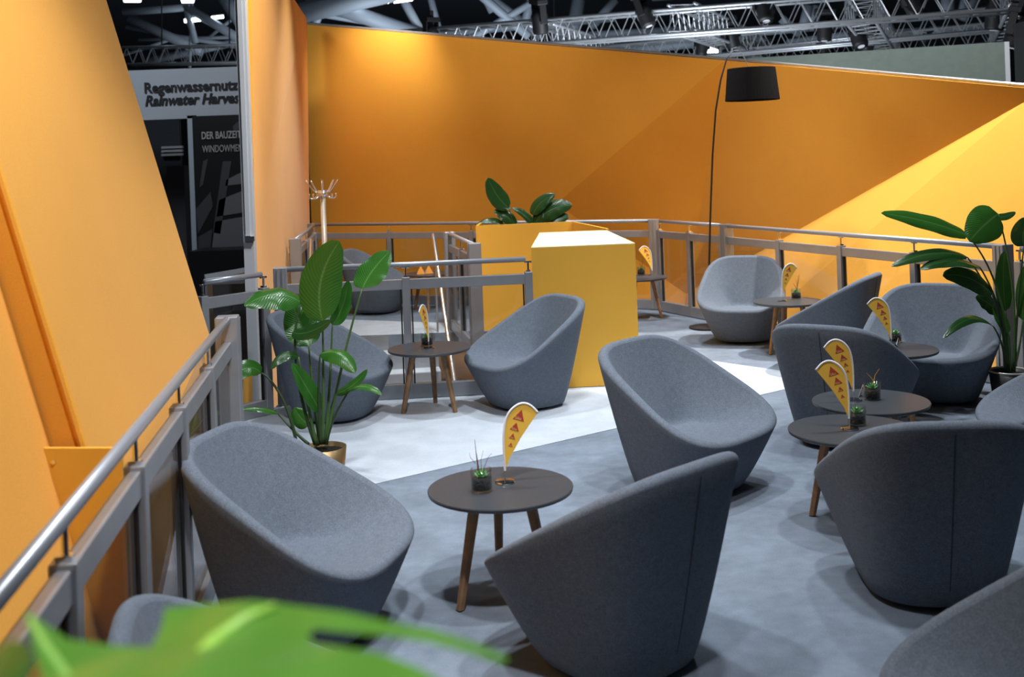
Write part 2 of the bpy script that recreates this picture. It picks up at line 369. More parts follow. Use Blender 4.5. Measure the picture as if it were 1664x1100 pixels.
# ------------------------------------------------------------------ railings
def railing(label, p0, p1, n, big0=True, big1=True, ext0=0, ext1=0, group='glass guard rails around the lounge', h=1.11):
    p0, p1 = Vector((*p0, 0)), Vector((*p1, 0)); L = (p1 - p0).length; a = math.atan2(p1.y - p0.y, p1.x - p0.x)
    t = thing('glass_railing', label, 'railing', p0, a, group)
    obj('handrail', tube([(.02 - ext0, 0, h), (L - .02 + ext1, 0, h)], .022, 16), M['alu_grey'], t, True)
    bm = box(.0, L, -.022, .022, .905, .99, .004); obj('top_beam', bm, M['alu'], t)
    obj('base_beam', box(.0, L, -.03, .03, .006, .125, .004), M['alu'], t)
    for k in range(n + 1):
        x = L * k / n
        end = (k == 0 and big0) or (k == n and big1)
        if end:
            bm = bmesh.new(); add_box(bm, x - .055, x + .055, -.06, .06, .006, 1.13, None, .006)
            for gx in (-.02, .02):
                add_box(bm, x + gx - .006, x + gx + .006, -.068, .068, .02, 1.12)
            obj('corner_post', bm, M['alu'], t)
        else:
            bm = bmesh.new(); add_box(bm, x - .032, x + .032, -.034, .034, .006, 1.005, None, .004)
            obj('post', bm, M['alu'], t)
            b = tube([(x, 0, 1.0), (x, 0, h - .02)], .009, 8); add_box(b, x - .016, x + .016, -.02, .02, 1.0, 1.02)
            obj('baluster', b, M['chrome'], t)
            b = obj('saddle', tube([(x - .03, 0, h - .024), (x + .03, 0, h - .024)], .008, 8), M['chrome'], t)
        if k < n:
            xa, xb = L * k / n + .05, L * (k + 1) / n - .05
            obj('glass_pane', box(xa, xb, -.005, .005, .125, .905), M['pane'], t)
            for xx in (xa - .012, xb): obj('gasket', box(xx, xx + .012, -.012, .012, .125, .905), M['black'], t)
    return t
railing('glass railing along the left panels with a thick grey handrail in the foreground', (-1.01, 1.85), (-1.625, 6.2), 5, False, True)
railing('short glass railing by the left metal edge post behind the tall plant', (-2.36, 8.32), (-2.0, 8.76), 1, False, False)
railing('glass railing in front of the stairwell behind the two chairs at the left', (-1.93, 9.09), (.1, 9.235), 2, True, False)
railing('far glass railing in front of the orange rear wall behind the planter', (-2.9, 15.9), (1.74, 13.86), 4, True, True)
railing('short glass railing with the arc lamp pole in front of it', (1.79, 13.7), (2.34, 12.52), 2, False, False)
railing('right glass railing in front of the bright yellow panel', (2.37, 12.42), (3.86, 8.78), 4, True, True)
railing('right glass railing beyond the corner post behind the right plant', (3.92, 8.62), (4.75, 6.5), 2, False, False)
railing('short glass railing at the foot of the left fabric wall near the coat stand', (-2.52, 12.7), (-2.85, 15.75), 2, True, False)
railing('stairwell side railing seen end on beside the planter wall', (-.76, 12.85), (-.41, 11.0), 2, True, True)

# ------------------------------------------------------------------ armchairs
def sg(v, p): return math.copysign(abs(v) ** p, v)
PA, PB, TAP, HF, HB, RB, NF, NB_ = .428, .432, .125, .367, .835, .275, 3.1, 3.7
NT = 80; RR = .03
def rim_at(t, ins=0.0):
    sn = math.sin(t); w_ = 1 / (1 + math.exp(-6 * sn)); n = NF * (1 - w_) + NB_ * w_
    x = (PA - ins) * sg(math.cos(t), 2 / n); y = (PB - ins) * sg(sn, 2 / n)
    x *= 1 - TAP * (y / PB)
    s = (y + PB) / (2 * PB)
    return x, y, HF + (HB - HF) * (s + .03 * s * (1 - s))
def seat_h(x, y):
    return HF - .004 - .035 * (y + PB) / (2 * PB) - .014 * math.exp(-((x / .2) ** 2 + ((y + .02) / .2) ** 2))
S0, SP = .47, 1.28
def rise(s):
    return max(0.0, (s - S0) / (1 - S0)) ** SP
def rim_end(t):                                   # where the rolled rim hands over to the seat: tangent to the seat surface
    x, y, h = rim_at(t); R_ = math.hypot(x, y + .03)
    slope = (h - .02 - seat_h(x, y)) * SP / (1 - S0) / R_
    return math.pi / 2 + math.atan(max(slope, .02))
def grid_faces(bm, rows, closed=True):
    for a, b in zip(rows, rows[1:]):
        n = len(a)
        for k in range(n if closed else n - 1):
            bm.faces.new((a[k], a[(k + 1) % n], b[(k + 1) % n], b[k]))
def chair_shell():
    bm = bmesh.new(); rows = []
    ts = [2 * math.pi * k / NT for k in range(NT)]
    bt = [(RB * sg(math.cos(t), 2 / 2.6), RB * sg(math.sin(t), 2 / 2.6) - .01) for t in ts]
    for i in range(13):
        f = i / 12; f2 = f
        row = []
        for k, t in enumerate(ts):
            x, y, h = rim_at(t)
            g = f2 ** .84
            row.append(bm.verts.new((bt[k][0] * (1 - g) + x * g, bt[k][1] * (1 - g) + y * g, .03 + (h - RR - .03) * f)))
        rows.append(row)
    for q in range(1, 8):                          # rolled rim
        row = []
        for t in ts:
            al = rim_end(t) * q / 7
            x, y, _ = rim_at(t, RR * (1 - math.cos(al))); h = rim_at(t)[2]
            row.append(bm.verts.new((x, y, h - RR + RR * math.sin(al))))
        rows.append(row)
    grid_faces(bm, rows)
    bm.faces.new(rows[0][::-1])
    return bm
def chair_seat():
    bm = bmesh.new(); rows = []
    ts = [2 * math.pi * k / NT for k in range(NT)]
    N = 30
    for i in range(N):
        s = 1 - i / N
        row = []
        for t in ts:
            al = rim_end(t)
            xr, yr, _ = rim_at(t, RR * (1 - math.cos(al))); zr = rim_at(t)[2] - RR + RR * math.sin(al)
            x, y = xr * s, yr * s + (-.03) * (1 - s)
            z = seat_h(x, y) + (zr - seat_h(xr, yr)) * rise(s)
            k_ = 1 - s ** 8
            z -= k_ * .016 * math.exp(-(((s - .53) / .05) ** 2)) * max(0, math.sin(t)) ** 2
            for sx in (-.16, .14):
                z -= k_ * .034 * math.exp(-(((x - sx) / .06) ** 2 + ((y - .19) / .05) ** 2))
            z -= .008 * math.exp(-(((y + .10 + .12 * x) / .011) ** 2)) * math.exp(-((x + .05) / .12) ** 2)
            z -= .004 * math.exp(-(((y + .2 - .2 * x) / .011) ** 2)) * math.exp(-((x - .06) / .08) ** 2)
            row.append(bm.verts.new((x, y, z)))
        rows.append(row)
    grid_faces(bm, rows)
    c = bm.verts.new((0, -.03, seat_h(0, -.03)))
    for k in range(NT): bm.faces.new((rows[-1][k], rows[-1][(k + 1) % NT], c))
    return bm
def make_chair():
    t = thing('tub_armchair', '', 'armchair')
    obj('shell', chair_shell(), M['felt'], t, True)
    obj('seat', chair_seat(), M['felt'], t, True)
    obj('base', lathe([(0, .006), (.215, .006), (.225, .03), (0, .032)], 48), M['black'], t)
    sp = []
    for i in range(11):
        f = i / 10; g = f ** .84
        sp.append((0, (RB - .01) * (1 - g) + PB * g + .0005, .04 + (HB - .05 - .04) * f))
    obj('back_seam', tube(sp, .0022, 6), M['seam'], t)
    return t
chairs = [
 ('grey felt tub armchair beside the left handrail in front of the tall plant', -.945, 4.64, -15),
 ('grey felt tub armchair in the centre facing right with creased seat', 0.957, 6.45, -44),
 ('grey felt tub armchair with its dark side to the camera at the bottom middle', 0.346, 4.29, 132),
 ('grey felt tub armchair with its back and seam to the camera at lower right', 1.755, 4.845, 86),
 ('dark backed grey felt tub armchair directly behind the two overlapping right tables', 2.125, 7.31, 56),
 ('grey felt tub armchair turned away with a pointed back corner against the right railing', 2.778, 9.88, 146),
 ('wide grey felt tub armchair facing the camera behind the right plant leaves', 3.17, 8.48, -121),
 ('grey felt tub armchair facing the camera in front of the arc lamp', 2.31, 11.37, -108),
 ('grey felt tub armchair in front of the yellow block counter', 0.056, 8.765, -149),
 ('grey felt tub armchair behind the tall left plant beside the stairwell railing', -1.463, 8.585, -16),
 ('grey felt tub armchair cropped by the lower right corner showing its seat', 1.413, 2.953, 182),
 ('grey felt tub armchair cropped by the right edge in front of the right plant pot', 3.047, 6.27, 165),
 ('grey felt tub armchair far back beyond the stairwell beside the rear railing', -1.86, 14.55, -15),
 ('grey felt tub armchair mostly hidden by the blurred foreground leaf at lower left', -.618, 2.83, 15),
]
proto = make_chair()
for i, (lab, x, y, ph) in enumerate(chairs):
    o = proto if i == 0 else copy_tree(proto)
    o.location = (x, y, 0); o.rotation_euler = (0, 0, math.radians(ph + 90))
    if i in (0, 1, 6): o.scale = ((1.0, 1.1, 1.13)[(0, 1, 6).index(i)], 1, 1)         # the broader size
    tag(o, lab, 'armchair', 'grey felt tub armchairs')

# ------------------------------------------------------------------ tables
def make_table():
    t = thing('side_table', '', 'table')
    obj('tabletop', lathe([(0, .467), (.305, .467), (.322, .474), (.325, .486), (.323, .490), (0, .490)], 72), M['table'], t)
    obj('apron', lathe([(0, .449), (.13, .449), (.13, .467), (0, .467)], 32), M['edge'], t)
    for k in range(3):
        a = math.radians(90 + 120 * k)
        bm = bmesh.new(); rr = []
        for f in (0, 1):
            r = .235 * (1 - f) + .135 * f; s = .016 * (1 - f) + .023 * f; z = .006 + .462 * f
            cx_, cy_ = r * math.cos(a), r * math.sin(a); d = Vector((math.cos(a), math.sin(a), 0)); e = Vector((-d.y, d.x, 0))
            rr.append([bm.verts.new(Vector((cx_, cy_, z)) + d * (p * s) + e * (q * s)) for p, q in ((-1, -.6), (-.6, -1), (.6, -1), (1, -.6), (1, .6), (.6, 1), (-.6, 1), (-1, .6))])
        grid_faces(bm, rr); bm.faces.new(rr[0]); bm.faces.new(rr[1])
        obj('leg', bm, M['wood'], t)
    return t
tables = [
 ('round black topped side table with one flag and a jar between the near armchairs', -.106, 4.94, 6),
 ('round black topped side table between the two armchairs by the stairwell railing', -.706, 8.71, -4),
 ('round black topped side table beside the armchair in front of the arc lamp', 2.59, 10.62, 118),
 ('rear one of two overlapping round black side tables, with bright green succulent', 2.0, 6.34, 170),
 ('front one of two overlapping round black side tables, partly behind a chair back', 1.706, 5.724, 52),
 ('round black side table mostly hidden behind a dark chair back near the right plant', 2.66, 7.93, 75),
 ('small round dark table beside the block counter by the far corner post', 1.47, 13.15, 20),
 ('round dark table with folded cards beyond the stairwell near the rear railing', -1.15, 14.55, 60),
]
tp_ = make_table()
for i, (lab, x, y, rz) in enumerate(tables):
    o = tp_ if i == 0 else copy_tree(tp_)
    o.location = (x, y, 0); o.rotation_euler = (0, 0, math.radians(rz)); tag(o, lab, 'table', 'round black topped side tables')
TH = .4905

# ------------------------------------------------------------------ table flags
def text_mesh(s, size, bold=0.0, extrude=.0005, xs=1.0, shear=0.0, space=1.0):
    cu = bpy.data.curves.new('lettering', 'FONT'); cu.body = s; cu.size = size; cu.offset = bold; cu.extrude = extrude; cu.shear = shear
    cu.space_character = space; cu.resolution_u = 3
    o = bpy.data.objects.new('lettering', cu); C.objects.link(o)
    dg = bpy.context.evaluated_depsgraph_get(); dg.update()
    me = bpy.data.meshes.new_from_object(o.evaluated_get(dg)); bpy.data.objects.remove(o)
    for v in me.vertices: v.co.x *= xs
    return me
SC = .000396
def fl(x, y): return (x - 145) * SC, (985 - y) * SC
def make_flag():
    t = thing('table_flag', '', 'flag')
    obj('base', lathe([(0, 0), (.044, 0), (.046, .004), (.043, .009), (.01, .012), (0, .012)], 36), M['chrome'], t, False)
    obj('pole', tube([(0, 0, .01), (0, 0, .075)], .0028, 10), M['chrome'], t)
    hem = [(148, 850), (146, 780), (142, 600), (150, 420), (180, 265), (240, 165), (325, 105), (400, 95), (475, 130), (550, 212)]
    P = [(fl(*p)[0], 0, fl(*p)[1]) for p in hem]
    path = []
    for i in range(len(P) - 1):
        for k in range(4):
            f = k / 4
            p0, p1, p2, p3 = [Vector(P[max(0, min(len(P) - 1, i + d))]) for d in (-1, 0, 1, 2)]
            path.append(.5 * ((2 * p1) + (p2 - p0) * f + (2 * p0 - 5 * p1 + 4 * p2 - p3) * f * f + (3 * p1 - p0 - 3 * p2 + p3) * f ** 3))
    path.append(Vector(P[-1]))
    obj('sleeve', tube(path, .0052, 8), M['flag_white'], t, True)
    right = [(170, 815), (200, 720), (262, 620), (340, 490), (440, 352), (528, 238)]
    poly = [tuple(p) for p in path[6:]] + [(fl(*p)[0], 0, fl(*p)[1]) for p in right[::-1]]
    obj('banner', slab([(p[0], .0006, p[2]) for p in poly], .0012, (0, 1, 0)), M['flag'], t)
    for tri in ([(365, 165), (255, 265), (385, 305)], [(300, 308), (218, 382), (322, 416)], [(258, 430), (206, 480), (275, 502)], [(230, 533), (195, 570), (244, 583)]):
        q = [fl(*p) for p in tri]
        tr = obj('logo_triangle', slab([(a, .0014, b) for a, b in q], .0028, (0, 1, 0)), M['red'], t)
        sz = (Vector(q[2]) - Vector(q[1])).length
        me = text_mesh('Sika', sz * .36, .0, .0001, 1.0); me.materials.append(M['cream'])
        bx, bz = q[1]; ang = math.atan2(q[2][1] - q[1][1], q[2][0] - q[1][0])
        for side in (0, 1):
            l = bpy.data.objects.new('lettering', me); C.objects.link(l); l.parent = tr
            base = Vector(((q[1][0] + q[2][0]) / 2, 0, (q[1][1] + q[2][1]) / 2))
            off = Matrix.Translation((-sz * .34, sz * .06, 0))
            R1 = Matrix.Translation(base + Vector((0, -.0017 if side == 0 else .0017, 0))) @ Matrix.Rotation(-ang if side == 0 else -ang, 4, 'Y')
            if side: R1 = R1 @ Matrix.Rotation(math.pi, 4, 'Z')
            l.matrix_local = R1 @ Matrix.Rotation(math.radians(90), 4, 'X') @ off
    return t
def tab(px, py): return on(px, py, TH)
flags = [
 ('yellow feather flag curving right on the table between the near armchairs', tab(821, 784), 5),
 ('yellow feather flag on the front one of the two overlapping tables', tab(1381, 697), 172),
 ('yellow feather flag on the rear one of the two overlapping tables', tab(1388, 651), 176),
 ('yellow feather flag in front of the wide armchair near the right plant', tab(1449, 563), 170),
 ('narrow yellow feather flag seen nearly edge on, on the table by the stairwell railing', tab(697, 566), 250),
 ('yellow feather flag on the table beside the armchair before the arc lamp', tab(1272, 489), 12),
 ('yellow feather flag on the far table beside the block counter', on(1060, 447, TH), 195),
]
fp = make_flag()
for i, (lab, p, rz) in enumerate(flags):
    o = fp if i == 0 else copy_tree(fp)
    o.location = (p.x, p.y, TH); o.rotation_euler = (0, 0, math.radians(rz)); tag(o, lab, 'flag', 'yellow feather flags on the tables')

# ------------------------------------------------------------------ jar planters
def make_jar(seed, twigm, tw):
    rnd = random.Random(seed)
    t = thing('jar_planter', '', 'plant')
    obj('glass_jar', lathe([(0, .0), (.044, .0), (.047, .004), (.047, .10), (.0445, .10), (.0445, .012), (0, .010)], 36), M['jar'], t, True)
    obj('soil', lathe([(0, .012), (.0435, .012), (.0435, .058), (.03, .062), (0, .06)], 28), M['soil'], t, True)
    bm = bmesh.new()
    for ring, (n, r, lift) in enumerate(((7, .036, .2), (6, .026, .5), (4, .015, .9))):
        for k in range(n):
            a = 2 * math.pi * k / n + ring * .5
            d = Vector((math.cos(a), math.sin(a), 0)); c0 = Vector((0, 0, .066 + .006 * ring)); e = Vector((-d.y, d.x, 0))
            tip = c0 + d * r + Vector((0, 0, lift * r + .008)); mid = c0 + d * r * .6 + Vector((0, 0, lift * r * .3))
            vs = [bm.verts.new(p) for p in (c0, mid + e * .009, tip, mid - e * .009, mid + Vector((0, 0, .006)), mid - Vector((0, 0, .006)))]
            for f in ((0, 1, 4), (1, 2, 4), (2, 3, 4), (3, 0, 4), (1, 0, 5), (2, 1, 5), (3, 2, 5), (0, 3, 5)): bm.faces.new([vs[i] for i in f])
    obj('succulent', bm, M['succulent'], t)
    for pts, rad in tw:
        obj('twig', tube([(x, y, z) for x, y, z in pts], [rad * (1 - .7 * i / (len(pts) - 1)) for i in range(len(pts))], 6), twigm, t)
    return t
tw_a = [([(-.012, .01, .06), (-.015, .01, .11), (-.02, .012, .17), (-.024, .012, .225)], .003), ([(-.015, .01, .06), (-.01, 0, .11), (-.02, .01, .18)], .002), ([(.0, .005, .06), (.012, .0, .10), (.035, .0, .15), (.05, 0, .165)], .0016),
        ([(-.024, .01, .12), (-.045, .015, .145), (-.05, .015, .17)], .0014), ([(.002, .005, .075), (.0, .02, .13), (.012, .02, .175)], .0015)]
tw_b = [([(.0, 0, .06), (.01, 0, .10), (.0, 0, .12), (-.03, 0, .155)], .0034), ([(.01, 0, .10), (.02, 0, .14), (.045, 0, .175)], .0032)]
tw_c = [([(-.01, 0, .06), (-.012, 0, .10), (-.02, 0, .14)], .002)]
tw_d = [([(.01, 0, .06), (.015, 0, .12), (.03, 0, .22)], .0035), ([(.012, 0, .09), (-.01, 0, .13), (-.025, 0, .16)], .0025), ([(.014, 0, .12), (.03, 0, .17), (.04, 0, .24)], .0025), ([(.012, 0, .1), (.015, .01, .15), (.008, .01, .19)], .002)]
for lab, p, rz, tm, tw in [
 ('glass jar with dark soil, succulent and thin bare twigs on the near table', tab(783, 798), 0, M['twig'], tw_a),
 ('glass jar with soil and succulent behind the flag on the front overlapping table', tab(1393, 690), 40, M['twig'], tw_c),
 ('glass jar with bright succulent and yellow twigs on the rear overlapping table', tab(1418, 649), 0, M['twig_yellow'], tw_b),
 ('small jar with green succulent behind a flag on the half hidden table', tab(1455, 556), 60, M['twig'], []),
 ('glass jar with dark soil on the table by the stairwell railing', tab(694, 562), 20, M['twig'], tw_c),
 ('dark jar with brown twigs on the table beside the armchair before the arc lamp', tab(1294, 486), 10, M['twig'], tw_d),
 ('dark jar on the far table beside the block counter', on(1042, 447, TH), 0, M['twig'], tw_d[:2]),
]:
    o = make_jar(hash(lab) % 99 if False else len(lab), tm, tw); o.location = (p.x, p.y, TH); o.rotation_euler = (0, 0, math.radians(rz))
    tag(o, lab, 'plant', 'succulents in glass jars')

def card(label, p, rz, s=.07):
    t = thing('table_card', label, 'card', (p.x, p.y, TH), math.radians(rz), 'small folded cards on the tables')
    obj('front_face', slab([(-s / 2, -s * .3, 0), (s / 2, -s * .3, 0), (0, 0, s)], .001, (0, -1, .3)), M['card'], t)
    b = obj('back_face', slab([(-s / 2, s * .3, 0), (s / 2, s * .3, 0), (0, .001, s)], .001, (0, 1, .3)), M['white'], t); b['label'] = 'white back face'
card('small orange and white folded card beside the bright succulent jar', tab(1403, 644), 60)
card('small folded orange card on the half hidden table near the right plant', tab(1460, 560), 75, .05)
card('left of two small orange triangular cards on the far table beyond the stairwell', on(684, 445, TH), 0, .11)
card('right of two small orange triangular cards on the far table beyond the stairwell', on(697, 444, TH), 15, .11)

# ------------------------------------------------------------------ arc lamp and coat stand
lp = thing('arc_floor_lamp', 'black arc floor lamp with a wide black drum shade before the rear wall', 'floor lamp', (2.11, 12.25, 0))
O = lp.location
def L_(px, py, z=12.25): return at(px, py, z) - O
obj('base', lathe([(0, .006), (.22, .006), (.22, .018), (.02, .022), (.0, .022)], 48), M['black'], lp)
cps = [Vector((0.01, 0, .02)), L_(1152, 450), L_(1154, 360), L_(1158, 250), L_(1163, 180), L_(1171, 130), L_(1181, 95), L_(1190, 83)]
obj('pole', tube(cps, [.014, .012, .011, .011, .01, .01, .008, .006], 10), M['black'], lp, True)
obj('cable', tube([L_(1190, 83), L_(1199, 82), L_(1207, 90), L_(1216, 108)], .0035, 6), M['alu'], lp)
sh = L_(1221, 111); shb = L_(1222.5, 163)
r1, r2, zt, zb = .262, .298, sh.z, shb.z
s_ = obj('lamp_shade', lathe([(r1 - .01, zt), (r1, zt), (r2, zb), (r2 - .006, zb), (r1 - .012, zt - .005), (0, zt - .004), (0, zt), (r1 - .01, zt)], 56), M['shade'], lp, False)
for v in s_.data.vertices: v.co.x += (sh.x + shb.x) / 2
cs = thing('coat_stand', 'pale metal coat stand with curved hooks before the rear wall at left', 'coat stand', (-2.27, 13.2, 0))
obj('base', lathe([(0, .006), (.2, .006), (.2, .02), (.03, .035), (0, .035)], 40), M['alu'], cs)
obj('pole', tube([(0, 0, .03), (0, 0, 1.62)], .032, 16), mat('pale_beige_metal', (.62, .58, .52), .4, .3), cs, True)
obj('collar', lathe([(0, 1.58), (.045, 1.58), (.075, 1.6), (.075, 1.64), (.05, 1.66), (0, 1.66)], 24), M['alu_bright'], cs, True)
for k in range(8):
    a = 2 * math.pi * k / 8 + .2; d = Vector((math.cos(a), math.sin(a), 0))
    obj('hook', tube(smooth_path([d * .05 + Vector((0, 0, 1.64)), d * .09 + Vector((0, 0, 1.62)), d * .12 + Vector((0, 0, 1.68)), d * .19 + Vector((0, 0, 1.78))], 8), .0085, 8), M['alu_bright'], cs, True)
    obj('lower_hook', tube(smooth_path([d * .06 + Vector((0, 0, 1.60)), d * .13 + Vector((0, 0, 1.52)), d * .18 + Vector((0, 0, 1.58)), d * .15 + Vector((0, 0, 1.62))], 8), .007, 8), M['alu_bright'], cs, True)

# ------------------------------------------------------------------ plants
def leaf_bm(P, width, nref=(0, -.7, .7), fold=.25, wav=.0, prof=.8, nl=22, nc=8, skew=1.0):
    bm = bmesh.new(); uvl = bm.loops.layers.uv.new('UVMap'); rows = []; uvs = {}
    nr = Vector(nref).normalized()
    for i in range(nl + 1):
        t = i / nl; p = bez(P, t); d = (bez(P, min(1, t + .02)) - bez(P, max(0, t - .02))).normalized()
        side = d.cross(nr).normalized(); nn = side.cross(d).normalized()
        wd = width / 2 * (math.sin(math.pi * min(1, max(0, t)) ** prof) ** .5 if 0 < t < 1 else 0.02)
        row = []
        for j in range(nc + 1):
            q = j / nc * 2 - 1
            off = side * (wd * q * math.cos(fold) * (skew if q > 0 else 1)) + nn * (abs(q) * wd * math.sin(fold) - wd * .25 * q * q + wav * width * math.sin(t * 17 + (2 if q > 0 else 0)) * abs(q) ** 2)
            v = bm.verts.new(p + off); uvs[v] = (j / nc, t); row.append(v)
        rows.append(row)
    for a, b in zip(rows, rows[1:]):
        for k in range(nc):
            f = bm.faces.new((a[k], a[k + 1], b[k + 1], b[k]))
            for l in f.loops: l[uvl].uv = uvs[l.vert]
    return bm
def pot(t, r, h, m, rim):
    if rim: obj('pot_rim', lathe([(r * .93, h - .006), (r * 1.01, h - .006), (r * 1.02, h), (r * 1.0, h + .005), (r * .94, h + .004), (r * .93, h - .006)], 40), rim, t, True)['label'] = 'thin pale rim'
    obj('pot', lathe([(0, .006), (r * .78, .006), (r, h), (r * .94, h), (r * .92, h - .03), (0, h - .03)], 40), m, t, True)
    obj('soil', lathe([(0, h - .035), (r * .925, h - .035), (r * .925, h - .028), (0, h - .022)], 32), M['soil'], t)
def plant(name, label, base, zb, potdef, leaves, origin_h):
    t = thing(name, label, 'plant', (base.x, base.y, 0)); O = Vector((base.x, base.y, 0))
    pot(t, *potdef)
    for lf in leaves:
        pts, wd, m = lf['p'], lf['w'], M[lf.get('m', 'leaf')]
        pts = [p - O for p in pts]
        o = obj('leaf', leaf_bm(pts, wd, lf.get('n', (0, -.7, .7)), lf.get('f', .2), lf.get('wv', .015), lf.get('pr', .8)), m, t, True)
        if 's' in lf:
            s = [q - O for q in lf['s']] + [pts[0]]
            path = smooth_path(s, 14)
            obj('stem', tube(path, [.011 - .006 * k / 14 for k in range(15)], 8), M[lf.get('sm', 'stem')], t, True)
    return t
def px_(z, *pp): return [at(x, y, z + (d[0] if d else 0)) for x, y, *d in pp]
z = 6.62
S = lambda dx=0, dz=0: at(522 + dx, 722, z + dz)
P1 = [
 dict(p=px_(z, (524, 522), (505, 455, .06), (552, 392, -.02)), w=.27, n=(-.15, -1, .12), f=.15, m='leaf', s=[S(2), at(527, 620, z)], wv=.01),
 dict(p=px_(z, (589, 469), (600, 440, .08), (634, 408, .12)), w=.22, n=(-.35, -.75, .55), f=.2, m='leaf', s=[S(8), at(545, 640, z), at(566, 540, z)], wv=.02),
 dict(p=px_(z, (490, 492, .06), (450, 462, .02), (397, 497, -.1)), w=.21, n=(.15, -.55, .85), f=-.1, m='leaf', s=[S(-10), at(482, 640, z), at(468, 540, z)], sm='stem_dark', wv=.02),
 dict(p=px_(z, (502, 562, .1), (490, 530, .16), (474, 492, .2)), w=.22, n=(.3, -.9, .4), f=.25, m='leaf', s=[S(-2, .05), at(508, 650, z + .1)], wv=.015),
 dict(p=px_(z, (540, 528, .15), (560, 505, .2), (566, 455, .2)), w=.14, n=(-.6, -.8, .3), f=.2, m='leaf', s=[S(6, .05), at(537, 630, z + .1)]),
 dict(p=px_(z, (520, 575, -.05), (555, 560, -.12), (577, 606, -.2)), w=.13, n=(.2, -.6, .8), f=-.2, m='leaf', s=[S(0, -.03), at(515, 650, z - .03)], sm='stem_dark'),
 dict(p=px_(z, (424, 606, .1), (400, 578, .05), (350, 645, -.1)), w=.13, n=(.2, -.7, .7), f=.3, m='leaf', s=[S(-40, .05), at(470, 650, z + .05), at(438, 610, z + .08)], sm='stem_dark'),
 dict(p=px_(z, (568, 634, 0), (595, 618, -.08), (620, 642, -.15)), w=.06, n=(0, -.5, .9), f=.1, m='leaf', s=[S(8), at(537, 680, z)], sm='stem_dark'),
 dict(p=px_(z, (545, 640, .12), (575, 632, .12), (597, 600, .12)), w=.07, n=(0, -.7, .7), f=.2, m='leaf', s=[S(5, .08), at(530, 690, z + .1)]),
 dict(p=px_(z, (520, 668, 0), (505, 640, -.05), (474, 590, -.08)), w=.13, n=(.5, -.7, .5), f=.4, m='leaf', s=[S(0), at(521, 700, z)]),
 dict(p=px_(z, (475, 540, .02), (500, 548, -.06), (538, 520, -.1)), w=.10, n=(0, -.8, .6), f=.2, m='leaf_dark'),
 dict(p=px_(z, (485, 580, 0), (460, 570, -.05), (440, 600, -.1)), w=.07, n=(0, -.8, .6), f=.2, m='leaf_dark', s=[S(-8), at(498, 650, z)]),
 dict(p=px_(z, (452, 672, .1), (425, 660, .05), (385, 666, .0)), w=.06, n=(0, -.4, .9), f=.1, m='leaf', s=[S(-20, .05), at(480, 705, z + .05)], sm='stem_dark'),
 dict(p=px_(z, (502, 690, .3), (488, 682, .32), (478, 662, .34)), w=.12, n=(-.2, -.8, .5), f=.2, m='leaf', s=[S(-5, .05), at(512, 700, z + .2)]),
]
for q in ((-30, 470, 660), (12, 527, 600), (-16, 510, 600), (3, 520, 590)):
    pass
b1 = at(526, 726, z); tall = plant('potted_banana_plant', 'tall green banana leaved plant in a brass coloured pot at left', Vector((b1.x, b1.y, 0)), 0, (.135, max(.2, b1.z), M['pot_gold'], None), P1, 0)
z = 8.03
S2 = lambda dx=0, dz=0: at(1640 + dx, 604, z + dz)
P2 = [
 dict(p=px_(z, (1572, 382, -.05), (1508, 356, -.2), (1432, 346, -.3)), w=.16, n=(.05, -.75, .65), f=.15, m='leaf', s=[S2(0), at(1642, 510, z), at(1612, 425, z)], wv=.02, pr=.72),
 dict(p=px_(z, (1622, 348, 0), (1600, 362, -.05), (1575, 392, -.1)), w=.27, n=(-.25, -.95, .1), f=.1, m='leaf', s=[S2(6), at(1655, 500, z), at(1642, 420, z)], sm='stem', pr=.7),
 dict(p=px_(z, (1612, 352, .05), (1632, 356, .05), (1650, 344, .1)), w=.07, n=(0, -.7, .7), f=.2, m='leaf_dark'),
 dict(p=px_(z, (1572, 418, -.1), (1520, 398, -.2), (1448, 433, -.3)), w=.12, n=(0, -.6, .8), f=.1, m='leaf_dark', s=[S2(-4), at(1636, 520, z), at(1600, 455, z)], sm='stem_dark'),
 dict(p=px_(z, (1592, 434, -.15), (1545, 412, -.25), (1496, 438, -.3)), w=.15, n=(-.1, -.45, .9), f=.15, m='leaf_dark', s=[S2(-2), at(1640, 530, z), at(1610, 460, z - .1)], sm='stem_dark'),
 dict(p=px_(z, (1612, 478, -.1), (1575, 440, -.2), (1532, 448, -.2)), w=.17, n=(.1, -.8, .5), f=.1, m='leaf_dark', s=[S2(-3, .03), at(1634, 540, z)], sm='stem_dark'),
 dict(p=px_(z, (1614, 530, -.1), (1580, 496, -.3), (1532, 550, -.4)), w=.085, n=(.1, -.5, .8), f=.1, m='leaf_dark', s=[S2(-6), at(1634, 560, z - .05)], sm='stem_dark'),
 dict(p=px_(z, (1634, 505, .1), (1628, 460, .12), (1632, 408, .1)), w=.12, n=(-.3, -.9, .2), f=.25, m='leaf', s=[S2(2, .05), at(1640, 560, z)]),
 dict(p=px_(z, (1628, 512, .05), (1608, 490, .1), (1586, 482, .1)), w=.12, n=(0, -.9, .4), f=.1, m='leaf_dark', wv=.06, s=[S2(-2, .04), at(1640, 560, z)]),
 dict(p=px_(z, (1640, 540, .0), (1626, 520, .0), (1614, 498, .0)), w=.12, n=(.3, -.8, .4), f=.3, m='leaf', s=[S2(1), at(1642, 580, z)]),
 dict(p=px_(z, (1664, 400, 0), (1658, 382, 0), (1672, 352, 0)), w=.17, n=(-.4, -.9, .1), f=.2, m='leaf_dark', s=[S2(8), at(1652, 500, z)], sm='stem_dark'),
 dict(p=px_(z, (1662, 520, .0), (1660, 470, .05), (1668, 430, .05)), w=.1, n=(-.4, -.9, .1), f=.2, m='leaf', s=[S2(6), at(1658, 570, z)]),
]
